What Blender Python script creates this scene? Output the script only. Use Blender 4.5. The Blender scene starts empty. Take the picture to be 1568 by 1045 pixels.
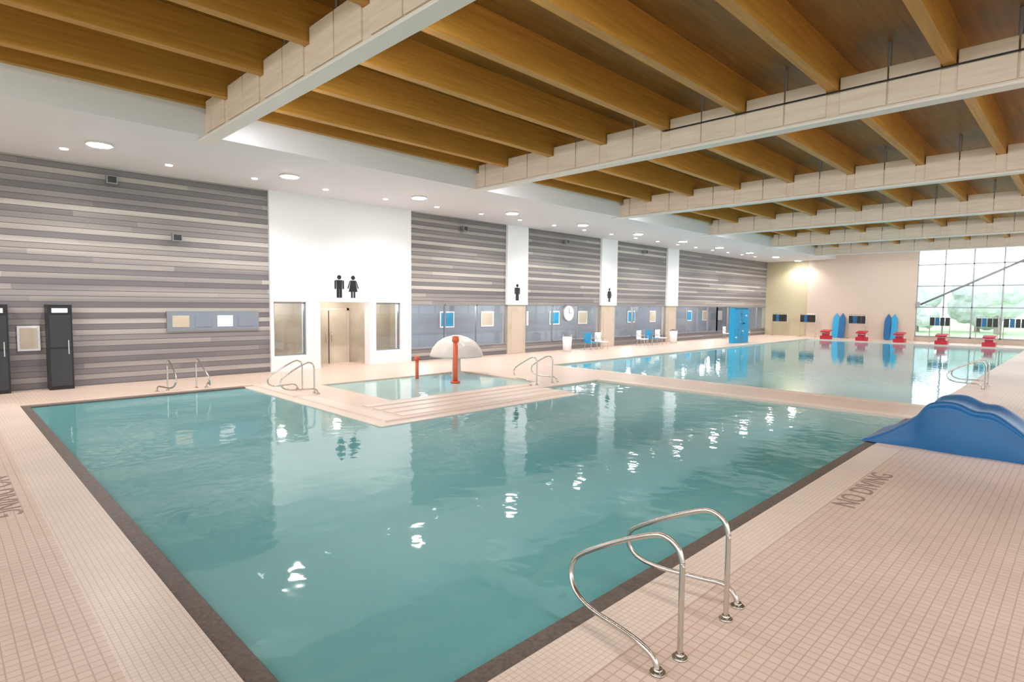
import bpy, bmesh, math, random
from mathutils import Vector, Matrix
random.seed(4)
S = bpy.context.scene
try:
    S.view_settings.view_transform = 'Standard'
    S.view_settings.look = 'None'
except Exception: pass

def lin(c):
    return tuple(((v/255)/12.92 if v/255 <= .04045 else ((v/255+.055)/1.055)**2.4) for v in c)+(1.0,)

# ------------------------------------------------------------ materials
def mat(name, col, rough=.6, metal=0.0, spec=.5, emit=None, es=0):
    m = bpy.data.materials.new(name); m.use_nodes = True
    b = m.node_tree.nodes['Principled BSDF']
    b.inputs['Base Color'].default_value = lin(col)
    b.inputs['Roughness'].default_value = rough
    b.inputs['Metallic'].default_value = metal
    b.inputs['Specular IOR Level'].default_value = spec
    if emit:
        b.inputs['Emission Color'].default_value = lin(emit)
        b.inputs['Emission Strength'].default_value = es
    return m

def noisy(name, c1, c2, scale=(1,1,1), nscale=3, rough=.6, bump=0, detail=3, spec=.5):
    m = mat(name, c1, rough, spec=spec); nt = m.node_tree; N = nt.nodes; L = nt.links
    b = N['Principled BSDF']
    tc = N.new('ShaderNodeTexCoord'); mp = N.new('ShaderNodeMapping'); mp.inputs['Scale'].default_value = scale
    no = N.new('ShaderNodeTexNoise'); no.inputs['Scale'].default_value = nscale; no.inputs['Detail'].default_value = detail
    cr = N.new('ShaderNodeValToRGB')
    cr.color_ramp.elements[0].position = .3; cr.color_ramp.elements[0].color = lin(c1)
    cr.color_ramp.elements[1].position = .7; cr.color_ramp.elements[1].color = lin(c2)
    L.new(tc.outputs['Object'], mp.inputs['Vector']); L.new(mp.outputs[0], no.inputs['Vector'])
    L.new(no.outputs['Fac'], cr.inputs['Fac']); L.new(cr.outputs['Color'], b.inputs['Base Color'])
    if bump:
        bu = N.new('ShaderNodeBump'); bu.inputs['Strength'].default_value = 1; bu.inputs['Distance'].default_value = bump
        L.new(no.outputs['Fac'], bu.inputs['Height']); L.new(bu.outputs[0], b.inputs['Normal'])
    return m

def tile(name, c1, c2, grout, size=.08, mortar=.006, rough=.35):
    m = mat(name, c1, rough); nt = m.node_tree; N = nt.nodes; L = nt.links
    b = N['Principled BSDF']
    tc = N.new('ShaderNodeTexCoord'); br = N.new('ShaderNodeTexBrick')
    br.offset = 0; br.squash = 1
    br.inputs['Scale'].default_value = 1
    br.inputs['Brick Width'].default_value = size; br.inputs['Row Height'].default_value = size
    br.inputs['Mortar Size'].default_value = mortar; br.inputs['Mortar Smooth'].default_value = .3
    br.inputs['Color1'].default_value = lin(c1); br.inputs['Color2'].default_value = lin(c2)
    br.inputs['Mortar'].default_value = lin(grout)
    no = N.new('ShaderNodeTexNoise'); no.inputs['Scale'].default_value = .6; no.inputs['Detail'].default_value = 4
    mr = N.new('ShaderNodeMapRange'); mr.inputs[1].default_value = .3; mr.inputs[2].default_value = .7
    mr.inputs[3].default_value = .93; mr.inputs[4].default_value = 1.04
    mx = N.new('ShaderNodeVectorMath'); mx.operation = 'SCALE'
    L.new(tc.outputs['Object'], br.inputs['Vector']); L.new(tc.outputs['Object'], no.inputs['Vector'])
    L.new(no.outputs['Fac'], mr.inputs[0]); L.new(br.outputs['Color'], mx.inputs[0]); L.new(mr.outputs[0], mx.inputs['Scale'])
    L.new(mx.outputs[0], b.inputs['Base Color'])
    bu = N.new('ShaderNodeBump'); bu.invert = True; bu.inputs['Strength'].default_value = .3; bu.inputs['Distance'].default_value = .002
    L.new(br.outputs['Fac'], bu.inputs['Height']); L.new(bu.outputs[0], b.inputs['Normal'])
    return m

def water(name, c1, c2, nscale=2.4, dist=.0065, rough=.03):
    m = mat(name, c1, rough); nt = m.node_tree; N = nt.nodes; L = nt.links
    b = N['Principled BSDF']; b.inputs['IOR'].default_value = 1.45
    tc = N.new('ShaderNodeTexCoord')
    no = N.new('ShaderNodeTexNoise'); no.inputs['Scale'].default_value = nscale; no.inputs['Detail'].default_value = 2
    n2 = N.new('ShaderNodeTexNoise'); n2.inputs['Scale'].default_value = .18; n2.inputs['Detail'].default_value = 1
    cr = N.new('ShaderNodeValToRGB')
    cr.color_ramp.elements[0].position = .35; cr.color_ramp.elements[0].color = lin(c1)
    cr.color_ramp.elements[1].position = .65; cr.color_ramp.elements[1].color = lin(c2)
    bu = N.new('ShaderNodeBump'); bu.inputs['Strength'].default_value = 1; bu.inputs['Distance'].default_value = dist
    L.new(tc.outputs['Object'], no.inputs['Vector']); L.new(tc.outputs['Object'], n2.inputs['Vector'])
    L.new(n2.outputs['Fac'], cr.inputs['Fac']); L.new(cr.outputs['Color'], b.inputs['Base Color'])
    L.new(no.outputs['Fac'], bu.inputs['Height']); L.new(bu.outputs[0], b.inputs['Normal'])
    return m

def slats(name):
    m = mat(name, (120,110,105), .6); nt = m.node_tree; N = nt.nodes; L = nt.links
    b = N['Principled BSDF']
    tc = N.new('ShaderNodeTexCoord'); sp = N.new('ShaderNodeSeparateXYZ')
    L.new(tc.outputs['Object'], sp.inputs[0])
    def math_(op, a, bb=None):
        n = N.new('ShaderNodeMath'); n.operation = op
        for i, v in enumerate((a, bb)):
            if v is None: continue
            if isinstance(v, (int, float)): n.inputs[i].default_value = v
            else: L.new(v, n.inputs[i])
        return n.outputs[0]
    zr = math_('DIVIDE', sp.outputs['Z'], .165)
    row = math_('FLOOR', zr); fr = math_('FRACT', zr)
    wn = N.new('ShaderNodeTexWhiteNoise'); wn.noise_dimensions = '1D'; L.new(row, wn.inputs['W'])
    wo = N.new('ShaderNodeTexWhiteNoise'); wo.noise_dimensions = '1D'; L.new(math_('ADD', row, 71.3), wo.inputs['W'])
    yy = math_('ADD', math_('DIVIDE', sp.outputs['Y'], 7.0), math_('MULTIPLY', wn.outputs['Value'], 7))
    cell = math_('FLOOR', yy)
    cb = N.new('ShaderNodeCombineXYZ'); L.new(row, cb.inputs[0]); L.new(cell, cb.inputs[1])
    w2 = N.new('ShaderNodeTexWhiteNoise'); w2.noise_dimensions = '2D'; L.new(cb.outputs[0], w2.inputs['Vector'])
    alt = math_('MODULO', row, 2)
    mp = N.new('ShaderNodeMapping'); mp.inputs['Scale'].default_value = (.0, .05, 1.3)
    L.new(tc.outputs['Object'], mp.inputs['Vector'])
    no = N.new('ShaderNodeTexNoise'); no.inputs['Scale'].default_value = 1.6; no.inputs['Detail'].default_value = 2
    L.new(mp.outputs[0], no.inputs['Vector'])
    v = math_('ADD', math_('MULTIPLY', w2.outputs['Value'], .26), math_('MULTIPLY', math_('SUBTRACT', no.outputs['Fac'], .3), .8))
    v = math_('ADD', v, math_('MULTIPLY', alt, .26)); v = math_('ADD', v, math_('MULTIPLY', wo.outputs['Value'], .22))
    cr = N.new('ShaderNodeValToRGB'); e = cr.color_ramp.elements
    e[0].position = .15; e[0].color = lin((108,105,108))
    e[1].position = .95; e[1].color = lin((204,198,192))
    x = e.new(.45); x.color = lin((132,127,128))
    x = e.new(.68); x.color = lin((166,159,155))
    L.new(v, cr.inputs['Fac'])
    gap = math_('LESS_THAN', fr, .1)
    mx = N.new('ShaderNodeMix'); mx.data_type = 'RGBA'
    L.new(gap, mx.inputs['Factor']); L.new(cr.outputs['Color'], mx.inputs['A']); mx.inputs['B'].default_value = lin((98,94,94))
    L.new(mx.outputs['Result'], b.inputs['Base Color'])
    bu = N.new('ShaderNodeBump'); bu.invert = True; bu.inputs['Distance'].default_value = .02
    L.new(gap, bu.inputs['Height']); L.new(bu.outputs[0], b.inputs['Normal'])
    return m

def glass(name, tint=(240,245,247)):
    m = bpy.data.materials.new(name); m.use_nodes = True; nt = m.node_tree; N = nt.nodes; L = nt.links
    N.remove(N['Principled BSDF']); out = N['Material Output']
    t = N.new('ShaderNodeBsdfTransparent'); t.inputs[0].default_value = lin(tint)
    g = N.new('ShaderNodeBsdfGlossy'); g.inputs['Roughness'].default_value = .03
    lw = N.new('ShaderNodeLayerWeight'); lw.inputs[0].default_value = .5
    pw = N.new('ShaderNodeMath'); pw.operation = 'POWER'; pw.inputs[1].default_value = 5
    ma = N.new('ShaderNodeMath'); ma.operation = 'MULTIPLY_ADD'; ma.inputs[1].default_value = .92; ma.inputs[2].default_value = .07
    L.new(lw.outputs['Facing'], pw.inputs[0]); L.new(pw.outputs[0], ma.inputs[0])
    ms = N.new('ShaderNodeMixShader')
    L.new(ma.outputs[0], ms.inputs[0]); L.new(t.outputs[0], ms.inputs[1]); L.new(g.outputs[0], ms.inputs[2])
    L.new(ms.outputs[0], out.inputs[0])
    return m

M = dict(
 floor=tile('deck_tile', (230,207,192), (224,200,184), (200,175,159), .085, .006, .36),
 coping=tile('coping_tile', (238,221,207), (234,215,201), (214,193,179), .05, .004, .35),
 basin=mat('basin_tile', (190,215,215), .4),
 gutter=noisy('gutter_grate', (92,82,76), (118,106,98), (1,1,1), 30, .5),
 slat=slats('slat_cladding'),
 white=mat('white_paint', (238,238,241), .6),
 soffit=mat('soffit_white', (228,228,233), .75),
 beam=noisy('beam_whitewash', (222,203,186), (234,219,204), (.6,3,6), 2, .6),
 beamw=mat('beam_white', (236,231,226), .5),
 wood=noisy('timber_joist', (176,126,48), (198,146,64), (8,.4,8), 2, .5),
 deckw=noisy('timber_deck', (122,82,22), (150,104,34), (4,.3,1), 2.2, .5),
 beige=mat('beige_wall', (206,188,174), .7),
 olive=mat('olive_wall', (190,180,150), .7),
 tan=noisy('tan_tile', (192,178,158), (206,194,174), (1,1,1), 2, .5),
 dark=mat('dark_frame', (50,52,56), .4),
 black=mat('black_panel', (28,27,30), .35),
 steel=mat('stainless', (205,200,192), .22, 1.0),
 alum=mat('aluminium', (150,152,156), .4, .6),
 glass=glass('window_glass'),
 lamp=mat('lamp_lens', (255,255,255), .4, emit=(255,250,246), es=80),
 lamps=mat('small_lamp_lens', (255,255,255), .4, emit=(255,248,242), es=5),
 blue=mat('blue_plastic', (2,92,148), .35),
 cyan=mat('cyan_plastic', (20,150,200), .3),
 red=mat('red_plastic', (190,28,50), .4),
 orange=mat('orange_plastic', (216,98,66), .4),
 corr=mat('corridor_wall', (132,142,156), .6),
 fgrey=mat('fountain_shell', (212,204,198), .4),
 text=mat('floor_text', (160,138,126), .5),
 water=water('pool_water', (92,160,164), (116,176,178)),
 wwater=water('wading_water', (158,202,202), (176,212,210), 5, .004),
 lwater=water('lap_water', (92,182,198), (114,196,208), 3, .004),
 grass=noisy('lawn', (160,185,142), (175,195,158), (1,1,1), 1, .9),
 leaf=noisy('tree_leaf', (190,203,200), (208,218,216), (1,1,1), 2, .9),
 bark=mat('tree_bark', (150,142,135), .9),
)

# ------------------------------------------------------------ mesh builder
class MB:
    def __init__(s): s.v=[]; s.f=[]; s.mi=[]; s.ms=[]; s.sm=[]
    def m(s, k):
        if k not in s.ms: s.ms.append(k)
        return s.ms.index(k)
    def box(s, x0,x1,y0,y1,z0,z1,k):
        n=len(s.v); i=s.m(k)
        s.v += [(x,y,z) for z in (z0,z1) for y in (y0,y1) for x in (x0,x1)]
        for q in ((0,2,3,1),(4,5,7,6),(0,1,5,4),(2,6,7,3),(0,4,6,2),(1,3,7,5)):
            s.f.append([n+a for a in q]); s.mi.append(i); s.sm.append(False)
        return s
    def quad(s, pts, k):
        n=len(s.v); s.v += [tuple(p) for p in pts]; s.f.append(list(range(n,n+len(pts)))); s.mi.append(s.m(k)); s.sm.append(False); return s
    def cyl(s, c, r, h, k, ax='z', seg=20, r2=None):
        n=len(s.v); r2 = r if r2 is None else r2; i=s.m(k)
        for t,rr in ((0,r),(h,r2)):
            for a in range(seg):
                u=rr*math.cos(2*math.pi*a/seg); w=rr*math.sin(2*math.pi*a/seg)
                if ax=='z': s.v.append((c[0]+u,c[1]+w,c[2]+t))
                elif ax=='x': s.v.append((c[0]+t,c[1]+u,c[2]+w))
                else: s.v.append((c[0]+u,c[1]+t,c[2]+w))
        for a in range(seg):
            b=(a+1)%seg
            s.f.append([n+a,n+b,n+seg+b,n+seg+a]); s.mi.append(i); s.sm.append(True)
        s.f.append([n+a for a in range(seg)][::-1]); s.mi.append(i); s.sm.append(False)
        s.f.append([n+seg+a for a in range(seg)]); s.mi.append(i); s.sm.append(False)
        return s
    def lathe(s, c, prof, k, seg=32):
        n=len(s.v); i=s.m(k)
        for r,z in prof:
            for a in range(seg): s.v.append((c[0]+r*math.cos(2*math.pi*a/seg),c[1]+r*math.sin(2*math.pi*a/seg),c[2]+z))
        for j in range(len(prof)-1):
            for a in range(seg):
                b=(a+1)%seg; s.f.append([n+j*seg+a,n+j*seg+b,n+(j+1)*seg+b,n+(j+1)*seg+a]); s.mi.append(i); s.sm.append(True)
        return s
    def tube(s, pts, r, k, seg=12):
        P=[Vector(p) for p in pts]; i=s.m(k); n=len(s.v); up=None
        for j,p in enumerate(P):
            d=(P[min(j+1,len(P)-1)]-P[max(j-1,0)]).normalized()
            if up is None:
                up = Vector((0,0,1)) if abs(d.z)<.9 else Vector((0,1,0))
            a=(up-d*up.dot(d)).normalized(); b=d.cross(a); up=a
            for q in range(seg):
                t=2*math.pi*q/seg; s.v.append(tuple(p+a*(r*math.cos(t))+b*(r*math.sin(t))))
        for j in range(len(P)-1):
            for q in range(seg):
                q2=(q+1)%seg
                s.f.append([n+j*seg+q,n+j*seg+q2,n+(j+1)*seg+q2,n+(j+1)*seg+q]); s.mi.append(i); s.sm.append(True)
        s.f.append([n+q for q in range(seg)]); s.mi.append(i); s.sm.append(False)
        s.f.append([n+(len(P)-1)*seg+q for q in range(seg)]); s.mi.append(i); s.sm.append(False)
        return s
    def obj(s, name, bevel=0, loc=None):
        me=bpy.data.meshes.new(name); me.from_pydata(s.v,[],s.f)
        for k in s.ms: me.materials.append(M[k])
        for p,i,sm in zip(me.polygons,s.mi,s.sm): p.material_index=i; p.use_smooth=sm
        bm=bmesh.new(); bm.from_mesh(me); bmesh.ops.recalc_face_normals(bm, faces=bm.faces); bm.to_mesh(me); bm.free()
        o=bpy.data.objects.new(name, me); S.collection.objects.link(o)
        if loc: o.location=loc
        if bevel:
            b=o.modifiers.new('bevel','BEVEL'); b.width=bevel; b.segments=2; b.limit_method='ANGLE'
        return o

def smooth(pts, n=8):
    P=[Vector(p) for p in pts]; P=[P[0]*2-P[1]]+P+[P[-1]*2-P[-2]]; out=[]
    for i in range(1,len(P)-2):
        a,b,c,d=P[i-1:i+3]
        for j in range(n):
            t=j/n
            out.append(.5*((2*b)+(c-a)*t+(2*a-5*b+4*c-d)*t*t+(3*b-a-3*c+d)*t**3))
    out.append(P[-2]); return out

XW=-21.0; YF=53.5; XR=14.0; YB=-8.0; ZS=6.5; ZC=7.75; ZJ=7.02
PL,PR,PN=-17.95,-2.75,1.38
PX,PY=-10.66,6.82

# ------------------------------------------------------------ floor with pool openings
holes=[(PL,PR,PN,PY),(PX,PR,PY,13.1),(-11.8,PR,13.1,15.9),(-16.7,-12.8,8.4,14.0),(-16.0,-2.85,18.3,49.5)]
xs=sorted({XW-4.5,XR}|{h[i] for h in holes for i in (0,1)}); ys=sorted({YB,YF}|{h[i] for h in holes for i in (2,3)})
def inh(x,y): return any(h[0]<x<h[1] and h[2]<y<h[3] for h in holes)
f=MB()
solid={}
for i in range(len(xs)-1):
    for j in range(len(ys)-1):
        solid[i,j]=not inh((xs[i]+xs[i+1])/2,(ys[j]+ys[j+1])/2)
for (i,j),sd in solid.items():
    x0,x1,y0,y1=xs[i],xs[i+1],ys[j],ys[j+1]
    if sd: f.quad([(x0,y0,0),(x1,y0,0),(x1,y1,0),(x0,y1,0)],'floor')
    else:
        f.quad([(x0,y0,-1.3),(x1,y0,-1.3),(x1,y1,-1.3),(x0,y1,-1.3)],'basin')
        for (di,dj,a,b) in ((-1,0,(x0,y0),(x0,y1)),(1,0,(x1,y0),(x1,y1)),(0,-1,(x0,y0),(x1,y0)),(0,1,(x0,y1),(x1,y1))):
            if solid.get((i+di,j+dj),True):
                f.quad([(a[0],a[1],0),(b[0],b[1],0),(b[0],b[1],-1.3),(a[0],a[1],-1.3)],'coping')
me_floor=f.obj('floor')

w=MB()
for h in holes[:3]: w.quad([(h[0],h[2],-.05),(h[1],h[2],-.05),(h[1],h[3],-.05),(h[0],h[3],-.05)],'water')
w.obj('leisure_pool_water')
h=holes[3]; MB().quad([(h[0],h[2],-.05),(h[1],h[2],-.05),(h[1],h[3],-.05),(h[0],h[3],-.05)],'wwater').obj('wading_pool_water')
h=holes[4]; MB().quad([(h[0],h[2],-.06),(h[1],h[2],-.06),(h[1],h[3],-.06),(h[0],h[3],-.06)],'lwater').obj('lap_pool_water')

g=MB()
g.box(PL,PR,PN,PN+.18,-.3,-.02,'gutter')
g.box(PR-.19,PR,PN+.18,15.9,-.3,-.02,'gutter')
g.box(PL,PL+.19,PN+.18,PY-.3,-.3,-.02,'gutter')
g.box(PL,PX+.32,PY-.3,PY,-.3,-.03,'coping'); g.box(PX,PX+.32,PY,13.1,-.3,-.03,'coping')
g.obj('pool_gutter')
g=MB()
g.box(PL-.5,PR+.45,PN-.55,PN,0,.006,'coping'); g.box(PR,PR+.45,PN,12.2,0,.006,'coping')
g.box(PL-.15,PL,PN,7.0,0,.006,'coping')
g.box(PL,PX,PY,PY+.4,0,.006,'coping')
for k in range(4): g.box(-12.6+.48*k,-12.6+.48*k+.3,7.4,13.1,0,.012,'coping')
g.box(-11.8,PR,15.9,16.3,0,.006,'coping'); g.box(-16.5,-2.85,17.9,18.3,0,.006,'coping')
g.obj('pool_coping')

# ------------------------------------------------------------ left wall
wl=MB()
wl.box(XW-.3,XW,YB,8.6,0,ZS,'slat')
wl.box(XW-.3,XW,14.7,YF,2.5,ZS,'slat')
wl.box(XW-.3,XW,14.7,YF,0,.5,'slat')
wl.obj('wall_left')
p=MB()
p.box(XW-.3,XW+.1,8.6,14.7,2.55,ZS,'white')
for a,b in ((8.6,8.72),(9.95,10.5),(12.65,12.95),(14.15,14.7)): p.box(XW-.3,XW+.1,a,b,0,2.55,'white')
p.box(XW-.3,XW+.1,8.72,9.95,0,.55,'white'); p.box(XW-.3,XW+.1,12.95,14.15,0,.55,'white')
p.obj('wall_changing_room')
def window_x(name,y0,y1,z0,z1,x=XW,n=1,fr='dark',t=.05):
    q=MB()
    for k in range(n+1):
        y=y0+(y1-y0)*k/n; q.box(x-.08,x+.02,y-t/2,y+t/2,z0,z1,fr)
    q.box(x-.08,x+.02,y0,y1,z0,z0+t,fr); q.box(x-.08,x+.02,y0,y1,z1-t,z1,fr)
    q.quad([(x-.03,y0,z0),(x-.03,y1,z0),(x-.03,y1,z1),(x-.03,y0,z1)],'glass')
    return q.obj(name)
window_x('window_1',8.75,9.92,.55,2.53,fr='alum')
window_x('window_2',12.98,14.12,.55,2.53,fr='alum')
v=MB()
v.box(XW-1.5,XW-1.4,8.0,14.7,0,2.6,'tan'); v.box(XW-1.4,XW-.3,14.6,14.7,0,2.6,'tan'); v.box(XW-1.4,XW-.3,8.0,8.1,0,2.6,'tan')
v.box(XW-1.5,XW-.3,8.0,14.7,2.6,2.7,'white')
v.obj('wall_vestibule')
d=MB()
d.box(XW-1.38,XW-1.32,10.75,12.4,0,2.2,'tan')
d.box(XW-1.39,XW-1.3,10.65,10.75,0,2.3,'beige'); d.box(XW-1.39,XW-1.3,12.4,12.5,0,2.3,'beige'); d.box(XW-1.39,XW-1.3,10.65,12.5,2.2,2.3,'beige')
d.box(XW-1.32,XW-1.3,11.56,11.59,0,2.2,'dark'); d.cyl((XW-1.28,11.45,.9),.015,.4,'steel'); d.cyl((XW-1.28,11.7,.9),.015,.4,'steel')
d.obj('door_1')
def plight(name,loc,e,r=.15,c=(1,.95,.9)):
    l=bpy.data.lights.new(name,'POINT'); l.energy=e; l.shadow_soft_size=r; l.color=c
    o=bpy.data.objects.new(name,l); o.location=loc; S.collection.objects.link(o)
for y in (9.3,11.6,13.6): plight('vestibule_light',(XW-.75,y,2.35),16)

c=MB()
c.box(XW-4.2,XW-4.1,14.8,YF,0,2.9,'corr'); c.box(XW-4.2,XW-.3,14.8,YF,2.8,2.9,'white'); c.box(XW-4.2,XW-.3,14.7,14.8,0,2.9,'corr')
c.obj('wall_corridor')
for i,(a,b) in enumerate(((14.7,20.5),(22.0,28.4),(30.0,36.0),(37.5,44.0),(44.0,YF))):
    window_x('window_%d'%(i+3),a,b,.5,2.5,n=max(3,int((b-a)/1.6)),fr='alum',t=.06)
for y in range(16,53,3):
    q=MB(); q.cyl((XW-2.2,y,2.70),.16,.05,'lamp'); q.cyl((XW-2.2,y,2.75),.2,.05,'alum'); q.obj('corridor_glint_disc')  # glowing discs added to stand in for light reflections in the glazing
    q=MB(); yy=y+1.0
    q.box(XW-4.08,XW-4.05,yy-.5,yy+.5,1.2,2.1,'white'); q.box(XW-4.05,XW-4.04,yy-.42,yy+.42,1.28,2.02,('cyan','tan','white')[(y//3)%3]); q.obj('corridor_poster')
for y in (17,23,29,35,41,47): plight('corridor_light',(XW-2.2,y,2.3),90,.2)

for a,b in ((20.5,22.0),(28.4,30.0),(36.0,37.5)):
    q=MB(); q.box(XW-.3,XW+.14,a,b,2.5,ZS,'white'); q.box(XW-.3,XW+.08,a+.1,b-.1,0,2.5,'tan')
    q.box(XW+.08,XW+.1,a+.35,b-.35,.02,2.15,'beige'); q.obj('wall_pilaster')

# pictograms
def picto(name,y,x,woman=False,s=1.0,z=2.72):
    q=MB(); X0,X1=x,x+.015
    q.cyl((X0,y,z+.80*s),.085*s,.015,'black','x',20)
    def poly(pts):
        A=[(X1,y+a*s,z+b*s) for a,b in pts]; B=[(X0,y+a*s,z+b*s) for a,b in pts]
        q.quad(A,'black'); q.quad(B,'black')
        for i in range(len(A)): q.quad([A[i],A[(i+1)%len(A)],B[(i+1)%len(A)],B[i]],'black')
    if woman:
        poly([(-.1,.69),(.1,.69),(.19,.24),(-.19,.24)])
        poly([(-.09,.24),(-.02,.24),(-.02,0),(-.09,0)]); poly([(.02,.24),(.09,.24),(.09,0),(.02,0)])
        poly([(.11,.69),(.15,.66),(.25,.38),(.21,.36)]); poly([(-.11,.69),(-.21,.36),(-.25,.38),(-.15,.66)])
    else:
        poly([(-.12,.69),(.12,.69),(.11,.34),(-.11,.34)])
        poly([(-.11,.34),(-.01,.34),(-.01,0),(-.11,0)]); poly([(.01,.34),(.11,.34),(.11,0),(.01,0)])
        poly([(.14,.69),(.2,.66),(.2,.34),(.14,.34)]); poly([(-.2,.66),(-.14,.69),(-.14,.34),(-.2,.34)])
    q.obj(name)
picto('restroom_pictogram',11.3,XW+.102)
picto('restroom_pictogram',11.9,XW+.102,True)
picto('restroom_pictogram',21.2,XW+.142,False,.95)
picto('restroom_pictogram',29.2,XW+.142,True,.95)

x0=XW+.005
q=MB(); q.box(x0,x0+.05,5.3,8.2,1.55,2.2,'alum'); q.box(x0+.05,x0+.06,5.36,8.14,1.6,2.15,'corr')
for k in range(4): q.box(x0+.06,x0+.075,5.45+.68*k,5.95+.68*k,1.68,2.06,'white' if k==2 else 'tan' if k==0 else 'corr')
q.obj('notice_board')
for y in (.86,2.24):
    q=MB(); q.box(x0,XW+.5,y,y+.56,0,2.4,'black'); q.box(XW+.5,XW+.515,y+.04,y+.52,.1,1.15,'dark'); q.box(XW+.5,XW+.515,y+.04,y+.52,1.2,2.1,'dark')
    q.box(XW+.515,XW+.54,y+.44,y+.47,1.0,1.4,'steel'); q.box(XW+.5,XW+.52,y+.1,y+.46,2.17,2.3,'white'); q.obj('storage_cabinet',.01)
q=MB(); q.box(x0,x0+.04,1.62,2.12,1.1,1.8,'white'); q.box(x0+.04,x0+.05,1.68,2.06,1.16,1.74,'tan'); q.obj('rules_sign')
q=MB(); q.cyl((XW+.16,25.3,2.05),.42,.06,'white','x',32); q.cyl((XW+.05,25.3,2.05),.46,.11,'alum','x',32)  # clock-shaped white disc put in for a round light reflection on the glass
q.box(XW+.22,XW+.23,25.29,25.31,2.05,2.33,'black'); q.box(XW+.22,XW+.23,25.3,25.5,2.04,2.06,'black'); q.obj('wall_glint_disc')
for y,z in ((3.9,6.1),(5.6,4.55),(17.6,6.0),(25,6.0),(33,6.0)):
    q=MB(); q.box(x0,XW+.18,y-.02,y+.02,z-.02,z+.02,'alum'); q.box(XW+.15,XW+.32,y-.14,y+.14,z-.12,z+.12,'alum'); q.box(XW+.32,XW+.33,y-.11,y+.11,z-.09,z+.09,'dark'); q.obj('wall_speaker',.01)

# ------------------------------------------------------------ soffit + ceiling
q=MB(); q.box(XW-.3,-15.3,YB,YF,ZS,ZS+.15,'soffit'); q.box(-15.45,-15.3,YB,YF,ZS+.15,7.15,'soffit'); q.obj('ceiling_soffit')
q=MB(); q.box(-15.6,XR,YB,YF,ZC,ZC+.1,'deckw'); q.obj('ceiling')
q=MB(); q.box(-15.45,-15.15,YB,YF,7.15,ZC,'wood')
x=-13.8
while x<XR:
    q.box(x-.1,x+.1,YB,YF,ZJ,ZC,'wood'); x+=1.95
q.obj('ceiling_joists')
BEAMS=(-3.55,5.1,13.75,22.4,31.05,39.7,48.35)
for yb in BEAMS:
    q=MB(); y0=yb-.34; y1=yb
    q.box(-15.75,XR,y0,y1,6.44,6.50,'beamw')
    q.box(-15.6,XR,y0+.04,y1-.04,6.50,ZJ,'beam')
    x=-15.75
    while x<XR:
        for a,b in ((x+.13,x+.96),(x+.99,x+1.82)):
            a=max(a,-15.1)
            if b>a: q.box(a,min(b,XR-.01),y0,y1-.02,6.53,7.26,'beam')
        q.box(x+.94,x+1.01,y0+.05,y0+.09,7.26,ZC,'alum')
        x+=1.95
    # added fill light, no known fixture: housing and lamp hidden behind the beam
    q.box(-14.8,XR-1,y1-.02,y1+.10,6.78,7.0,'alum')
    q.obj('roof_beam',.012)
    l=bpy.data.lights.new('added_fill_lamp','AREA'); l.shape='RECTANGLE'; l.size=XR-1+14.8; l.size_y=.2; l.energy=640; l.color=(1,.985,.97)
    o=bpy.data.objects.new('added_fill_lamp',l); o.location=((XR-1-14.8)/2,y1+.18,6.86); o.rotation_euler=(math.radians(35),0,0); S.collection.objects.link(o)
q=MB(); q.tube([(-8,13.37,6.985),(XR-.1,13.37,6.985)],.018,'black')
q.obj('cable_conduit')

for k in range(-2,11):
    y=3.15+4.93*k
    q=MB(); q.cyl((-18,y,ZS-.05),.29,.05,'beamw','z',28); q.cyl((-18,y,ZS-.065),.24,.02,'lamp','z',28); q.obj('downlight')
    l=bpy.data.lights.new('downlight_lamp','SPOT'); l.energy=620; l.spot_size=2.6; l.spot_blend=.6; l.shadow_soft_size=.18; l.color=(1,.96,.92)
    o=bpy.data.objects.new('downlight_lamp',l); o.location=(-18,y,ZS-.12); S.collection.objects.link(o)
for k in range(-2,19):
    q=MB(); q.cyl((-19.3,2.6+2.45*k,ZS-.02),.09,.02,'lamps','z',20); q.obj('ceiling_spotlight')

# ------------------------------------------------------------ far wall
q=MB()
q.box(XW-.3,-17.4,YF,YF+.3,0,8.2,'olive'); q.box(-17.4,-9.6,YF-.25,YF+.3,0,ZC,'beige')
q.box(-9.6,XR+.3,YF,YF+.3,7.35,ZC,'beige'); q.box(-9.6,XR+.3,YF,YF+.3,0,.35,'beige')
q.box(-4.5+XW,XW-.3,YF,YF+.3,0,3,'corr')
q.obj('wall_far')
def window_y(name,x0,x1,z0,z1,y,nx,zs,t=.08):
    q=MB()
    for k in range(nx+1):
        x=x0+(x1-x0)*k/nx; q.box(x-t/2,x+t/2,y-.05,y+.12,z0,z1,'alum')
    for z in zs: q.box(x0,x1,y-.05,y+.12,z-t/2,z+t/2,'alum')
    q.quad([(x0,y+.03,z0),(x1,y+.03,z0),(x1,y+.03,z1),(x0,y+.03,z1)],'glass'); return q.obj(name)
window_y('window_8',-9.6,XR,.35,7.35,YF,14,(.39,2.6,4.2,5.8,7.31))
q=MB(); q.tube([(-9.3,YF-.25,2.8),(-2.6,YF-.25,6.4)],.07,'alum'); q.box(-9.55,-9.35,YF-.4,YF-.1,2.6,3.0,'alum'); q.box(-2.75,-2.45,YF-.4,YF-.05,6.2,6.6,'alum'); q.obj('diagonal_brace')
q=MB(); q.box(XR,XR+.3,YB,YF,0,.6,'beige'); q.box(XR,XR+.3,YB,YF,7.2,ZC,'beige')
for k in range(9):
    y=YB+(YF-YB-.5)*k/8; q.box(XR,XR+.3,y,y+.5,.6,7.2,'beige')
q.obj('wall_right')
q=MB()
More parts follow.
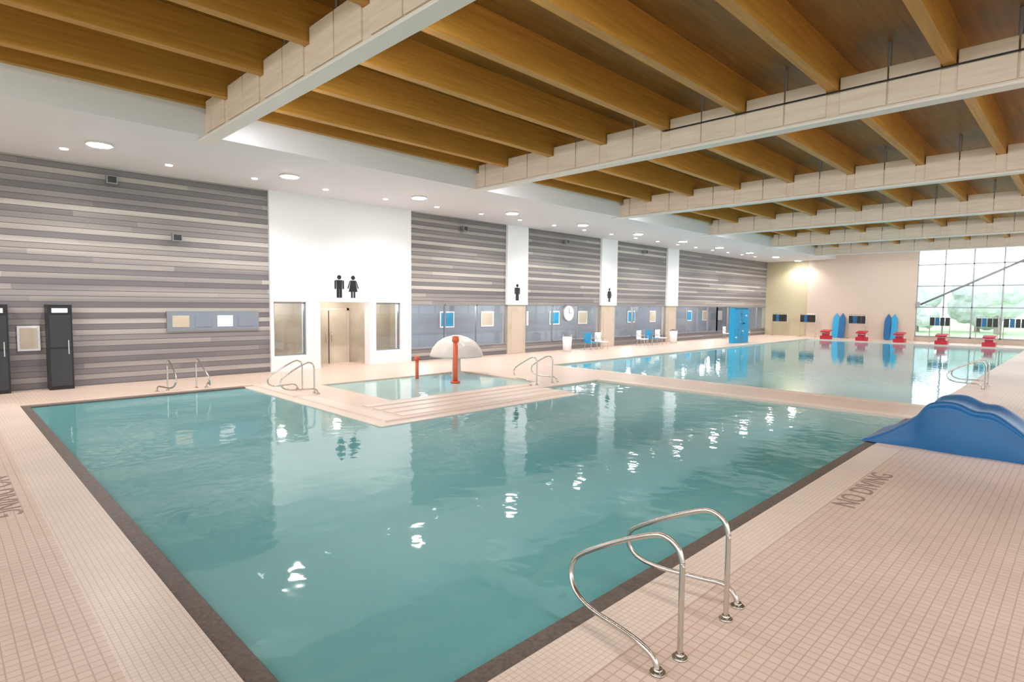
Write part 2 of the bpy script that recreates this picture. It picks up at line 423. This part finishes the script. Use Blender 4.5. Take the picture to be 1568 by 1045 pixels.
for k in range(8):
    y0=YB+(YF-YB-.5)*k/8+.5; y1=YB+(YF-YB-.5)*(k+1)/8
    for j in range(4):
        y=y0+(y1-y0)*j/3; q.box(XR+.1,XR+.2,y-.04,y+.04,.6,7.2,'alum')
    for z in (.64,2.6,4.9,7.16): q.box(XR+.1,XR+.2,y0,y1,z-.04,z+.04,'alum')
q.quad([(XR+.14,YB,.6),(XR+.14,YF,.6),(XR+.14,YF,7.2),(XR+.14,YB,7.2)],'glass'); q.obj('window_9')
q=MB(); q.box(XW-.3,XR+.3,YB-.3,YB,0,.6,'beige'); q.box(XW-.3,XR+.3,YB-.3,YB,6.9,ZC,'beige'); q.box(XW-.3,-15,YB-.3,YB,.6,6.9,'beige'); q.obj('wall_back')
window_y('window_10',-15,XR,.6,6.9,YB-.2,18,(.64,2.6,4.9,6.86))

# outside
MB().quad([(-80,-60,-.4),(90,-60,-.4),(90,160,-.4),(-80,160,-.4)],'grass').obj('lawn_ground')
for i in range(16):
    x=-36+i*4.2+random.uniform(-1.5,1.5); y=YF+34+random.uniform(-4,10); hh=random.uniform(5,8)
    bm=bmesh.new()
    for k in range(7):
        r=random.uniform(1.2,2.2); mt=Matrix.Translation((random.uniform(-1.5,1.5),random.uniform(-1.2,1.2),hh*.5+random.uniform(-1.2,2.4)))@Matrix.Diagonal((r,r,r*1.1,1))
        bmesh.ops.create_icosphere(bm,subdivisions=3,radius=1,matrix=mt)
    for vv in bm.verts: vv.co += Vector((random.uniform(-.12,.12),)*3)
    nf=len(bm.faces)
    bmesh.ops.create_cone(bm,cap_ends=True,segments=10,radius1=.3,radius2=.15,depth=hh*.6,matrix=Matrix.Translation((0,0,hh*.3)))
    bm.faces.ensure_lookup_table()
    for j,fc in enumerate(bm.faces): fc.material_index=0 if j<nf else 1
    me=bpy.data.meshes.new('tree'); bm.to_mesh(me); bm.free(); me.materials.append(M['leaf']); me.materials.append(M['bark'])
    o=bpy.data.objects.new('tree',me); o.location=(x,y,-.4); S.collection.objects.link(o)

# ------------------------------------------------------------ handrails (pair per ladder)
def rail_pair(name, loc, rotz, sc=1.0):
    q=MB()
    for s in (-1,1):
        yi=.372*s; yo=.64*s
        path=[(0,yi,0),(0,yi,.35),(0,yi,.68),(-.0,yi,.70),(.035,yi,.80),(.12,yi,.855),(.24,yi,.845),(.55,yi,.70),(.86,yi*1.05,.52),(.96,yi*1.1,.42),(.97,yi*1.15,.30),(.88,yi*1.25,.20),(.68,yi*1.4,.155),(.35,yi*1.58,.155),(.15,yo,.15),(.05,yo,.09),(.02,yo,0)]
        q.tube(smooth([Vector(a)*sc for a in path],6),.021*sc,'steel',14)
        for yy,xx in ((yi,0),(yo,.02)):
            q.cyl((xx*sc,yy*sc,0),.055*sc,.014,'steel','z',20); q.cyl((xx*sc,yy*sc,.014),.032*sc,.025,'steel','z',20)
    o=q.obj(name); o.location=loc; o.rotation_euler=(0,0,rotz); return o
rail_pair('pool_handrail',(-1.98,4.1,0),math.pi)
rail_pair('pool_handrail',(-18.4,5.0,0),0)
rail_pair('pool_handrail',(-15.7,7.5,0),-math.pi/2)
rail_pair('pool_handrail',(-12.3,13.8,.0),math.pi)
rail_pair('pool_handrail',(-2.3,24,0),math.pi)

# ------------------------------------------------------------ blue toddler slide
prof=smooth([(-3.0,0,.02),(-2.73,0,.16),(-2.47,0,.33),(-2.22,0,.54),(-2.03,0,.80),(-1.8,0,.88),(-1.58,0,.87),(-1.34,0,.77),(-1.09,0,.75),(-.78,0,.54),(-.5,0,.3),(-.2,0,.05)],6)
bm=bmesh.new(); rows=[]
ycs=[12.55,12.56,12.62,12.75,12.9,13.1,13.35,13.6,13.8,13.95,14.08,14.14,14.15]
hf=[0,.86,.97,1.0,.95,.82,.78,.82,.95,1.0,.97,.86,0]
for p_ in prof:
    r=[]
    for y,hh in zip(ycs,hf):
        k = hh if (p_.x<-2.0 or hh in (0,.86,.97)) else (hh*.3+.7)
        sk=.06*math.sin(p_.x*5)
        r.append(bm.verts.new((p_.x,y+sk*(1 if y<13.3 else -1)*.5,max(.0,p_.z*k))))
    rows.append(r)
for a,b in zip(rows,rows[1:]):
    for i in range(len(a)-1): bm.faces.new((a[i],a[i+1],b[i+1],b[i]))
bmesh.ops.recalc_face_normals(bm,faces=bm.faces)
for fc in bm.faces: fc.smooth=True
me=bpy.data.meshes.new('toddler_slide'); bm.to_mesh(me); bm.free(); me.materials.append(M['blue'])
o=bpy.data.objects.new('toddler_slide',me); S.collection.objects.link(o)

# ------------------------------------------------------------ wading pool features
q=MB(); q.cyl((-14.6,12,-.06),.08,1.5,'orange'); q.cyl((-14.6,12,1.3),.12,.18,'orange','z',20,.1); q.cyl((-14.6,12,-.04),.16,.05,'orange')
q.tube(smooth([(-14.6,12,1.2),(-14.45,12.1,1.25),(-14.3,12.15,1.15)],5),.04,'white'); q.obj('water_spout_post')
q=MB(); q.cyl((-16.3,11.7,-.06),.06,.7,'orange'); q.cyl((-16.3,11.7,.6),.12,.14,'orange','z',20,.05); q.obj('water_spout_post')
q=MB()
q.lathe((-16.0,13.2,0),[(.22,-.06),(.16,.05),(.14,.7),(.2,.85),(.6,.8),(.9,.68),(.95,.66),(.95,.72),(.86,.95),(.68,1.17),(.42,1.33),(.15,1.41),(.001,1.42)],'fgrey')
q.obj('mushroom_fountain')

# blue climbing wall beside the lap pool
q=MB()
pr=smooth([(-17.2,38.6,0),(-17.1,39.3,0),(-17.25,40.0,0),(-17.1,40.7,0)],5)
for a,b in zip(pr,pr[1:]):
    q.quad([(a.x,a.y,0),(b.x,b.y,0),(b.x,b.y,2.3),(a.x,a.y,2.4)],'cyan'); q.quad([(a.x-.35,a.y,0),(b.x-.35,b.y,0),(b.x-.35,b.y,2.3),(a.x-.35,a.y,2.4)],'blue')
    q.quad([(a.x,a.y,2.4),(b.x,b.y,2.3),(b.x-.35,b.y,2.3),(a.x-.35,a.y,2.4)],'cyan')
q.quad([(-17.2,38.6,0),(-17.55,38.6,0),(-17.55,38.6,2.4),(-17.2,38.6,2.4)],'cyan'); q.quad([(-17.1,40.7,0),(-17.45,40.7,0),(-17.45,40.7,2.3),(-17.1,40.7,2.3)],'blue')
for k in range(7): q.cyl((-17.22,38.8+.26*k,.4+(k*.53)%1.7),.05,.12,'blue' if k%2 else 'white','x',10)
q.obj('climbing_wall')

for X in (-14.85,-12.35,-9.9,-7.4,-4.8):
    q=MB(); y=50.0
    q.box(X-.35,X+.35,y-.25,y+.45,0,.28,'red'); q.box(X-.22,X+.22,y-.15,y+.2,.28,.62,'red')
    n=len(q.v); q.box(X-.33,X+.33,y-.3,y+.45,.6,.68,'red')
    for j in range(n,len(q.v)):
        vx=q.v[j]; q.v[j]=(vx[0],vx[1],vx[2]+(vx[1]-y)*.15)
    q.box(X-.2,X+.2,y+.45,y+.62,0,.4,'white'); q.tube([(X-.25,y-.28,.55),(X-.25,y-.36,.5),(X+.25,y-.36,.5),(X+.25,y-.28,.55)],.02,'steel'); q.obj('starting_block',.015)
for X,k in ((-15.0,'cyan'),(-14.55,'blue'),(-11.3,'blue'),(-10.9,'cyan')):
    q=MB(); pts=smooth([(0,0,0),(.2,0,.1),(.25,0,.8),(.22,0,1.6),(0,0,2.05)],4)
    out=[(p_.x,p_.z) for p_ in pts]+[(-p_.x,p_.z) for p_ in reversed(pts[1:-1])]
    A=[(X+a,52.75+b*.2,b) for a,b in out]; B=[(X+a,52.82+b*.2,b) for a,b in out]
    q.quad(A,k); q.quad(B,k)
    for i in range(len(A)): q.quad([A[i],A[(i+1)%len(A)],B[(i+1)%len(A)],B[i]],k)
    q.obj('rescue_board')
for X in (-19.3,-17.0,-13.3,-7.9,-5.2,-3.7):
    q=MB(); y=52.4
    q.tube([(X-.6,y,0),(X-.6,y,1.95),(X+.6,y,1.95),(X+.6,y,0)],.03,'steel')
    for s in (-.6,.6): q.box(X+s-.03,X+s+.03,y-.3,y+.3,0,.04,'steel')
    for j in range(4):
        x=X-.45+.3*j; q.box(x-.12,x+.12,y-.12,y+.12,1.25,1.85,'black' if j!=1 else 'blue'); q.box(x-.02,x+.02,y-.02,y+.02,1.85,1.97,'steel')
    q.obj('life_jacket_rack',.01)

def chair(loc,rz,k):
    q=MB()
    q.box(-.28,.28,-.28,.28,.40,.45,k); n=len(q.v); q.box(-.28,.28,.24,.29,.45,.95,k)
    for sx in (-.25,.25):
        q.tube([(sx,-.25,0),(sx,-.25,.62),(sx,.2,.62),(sx,.3,.95)],.017,'steel'); q.tube([(sx,.26,0),(sx,.2,.42)],.017,'steel')
    o=q.obj('deck_chair',.01); o.location=loc; o.rotation_euler=(0,0,rz)
for i,y in enumerate((26.2,27.2,31.5,32.6,33.7,43.5,44.6,45.7,46.8)):
    chair((-19.9,y,0),math.pi/2+.1*((i*7)%3-1),'white' if i%3 else 'cyan')
def bin_(x,y):
    q=MB(); q.cyl((x,y,0),.22,.85,'white','z',24,.26); q.cyl((x,y,.85),.27,.05,'alum','z',24); q.cyl((x,y,.9),.15,.03,'black','z',20); q.obj('waste_bin')
bin_(-19.9,24.1); bin_(-19.9,35.3)

def ftext(txt,loc,rz,size):
    c=bpy.data.curves.new('floor_marking','FONT'); c.body=txt; c.size=size; c.align_x='CENTER'; c.extrude=.001
    o=bpy.data.objects.new('floor_marking',c); S.collection.objects.link(o); o.location=loc; o.rotation_euler=(0,0,rz); c.materials.append(M['text'])
ftext('NO DIVING',(-2.0,9.2,.004),math.pi/2,.40)
ftext('NO DIVING',(-9.9,.4,.004),0,.40)

# ------------------------------------------------------------ world
wd=bpy.data.worlds.new('World'); S.world=wd; wd.use_nodes=True
bg=wd.node_tree.nodes['Background']; bg.inputs[0].default_value=(.93,.96,1,1); bg.inputs[1].default_value=3.0

# ------------------------------------------------------------ camera
cd=bpy.data.cameras.new('Camera'); cam=bpy.data.objects.new('Camera',cd); S.collection.objects.link(cam); S.camera=cam
cd.sensor_width=36; cd.lens=36*887/1568; cd.clip_end=500
R=Matrix.Rotation(math.radians(45),4,'Z')@Matrix.Rotation(math.radians(90-3.68),4,'X')@Matrix.Rotation(math.radians(.57),4,'Z')
cam.matrix_world=Matrix.Translation((0,0,2.55))@R
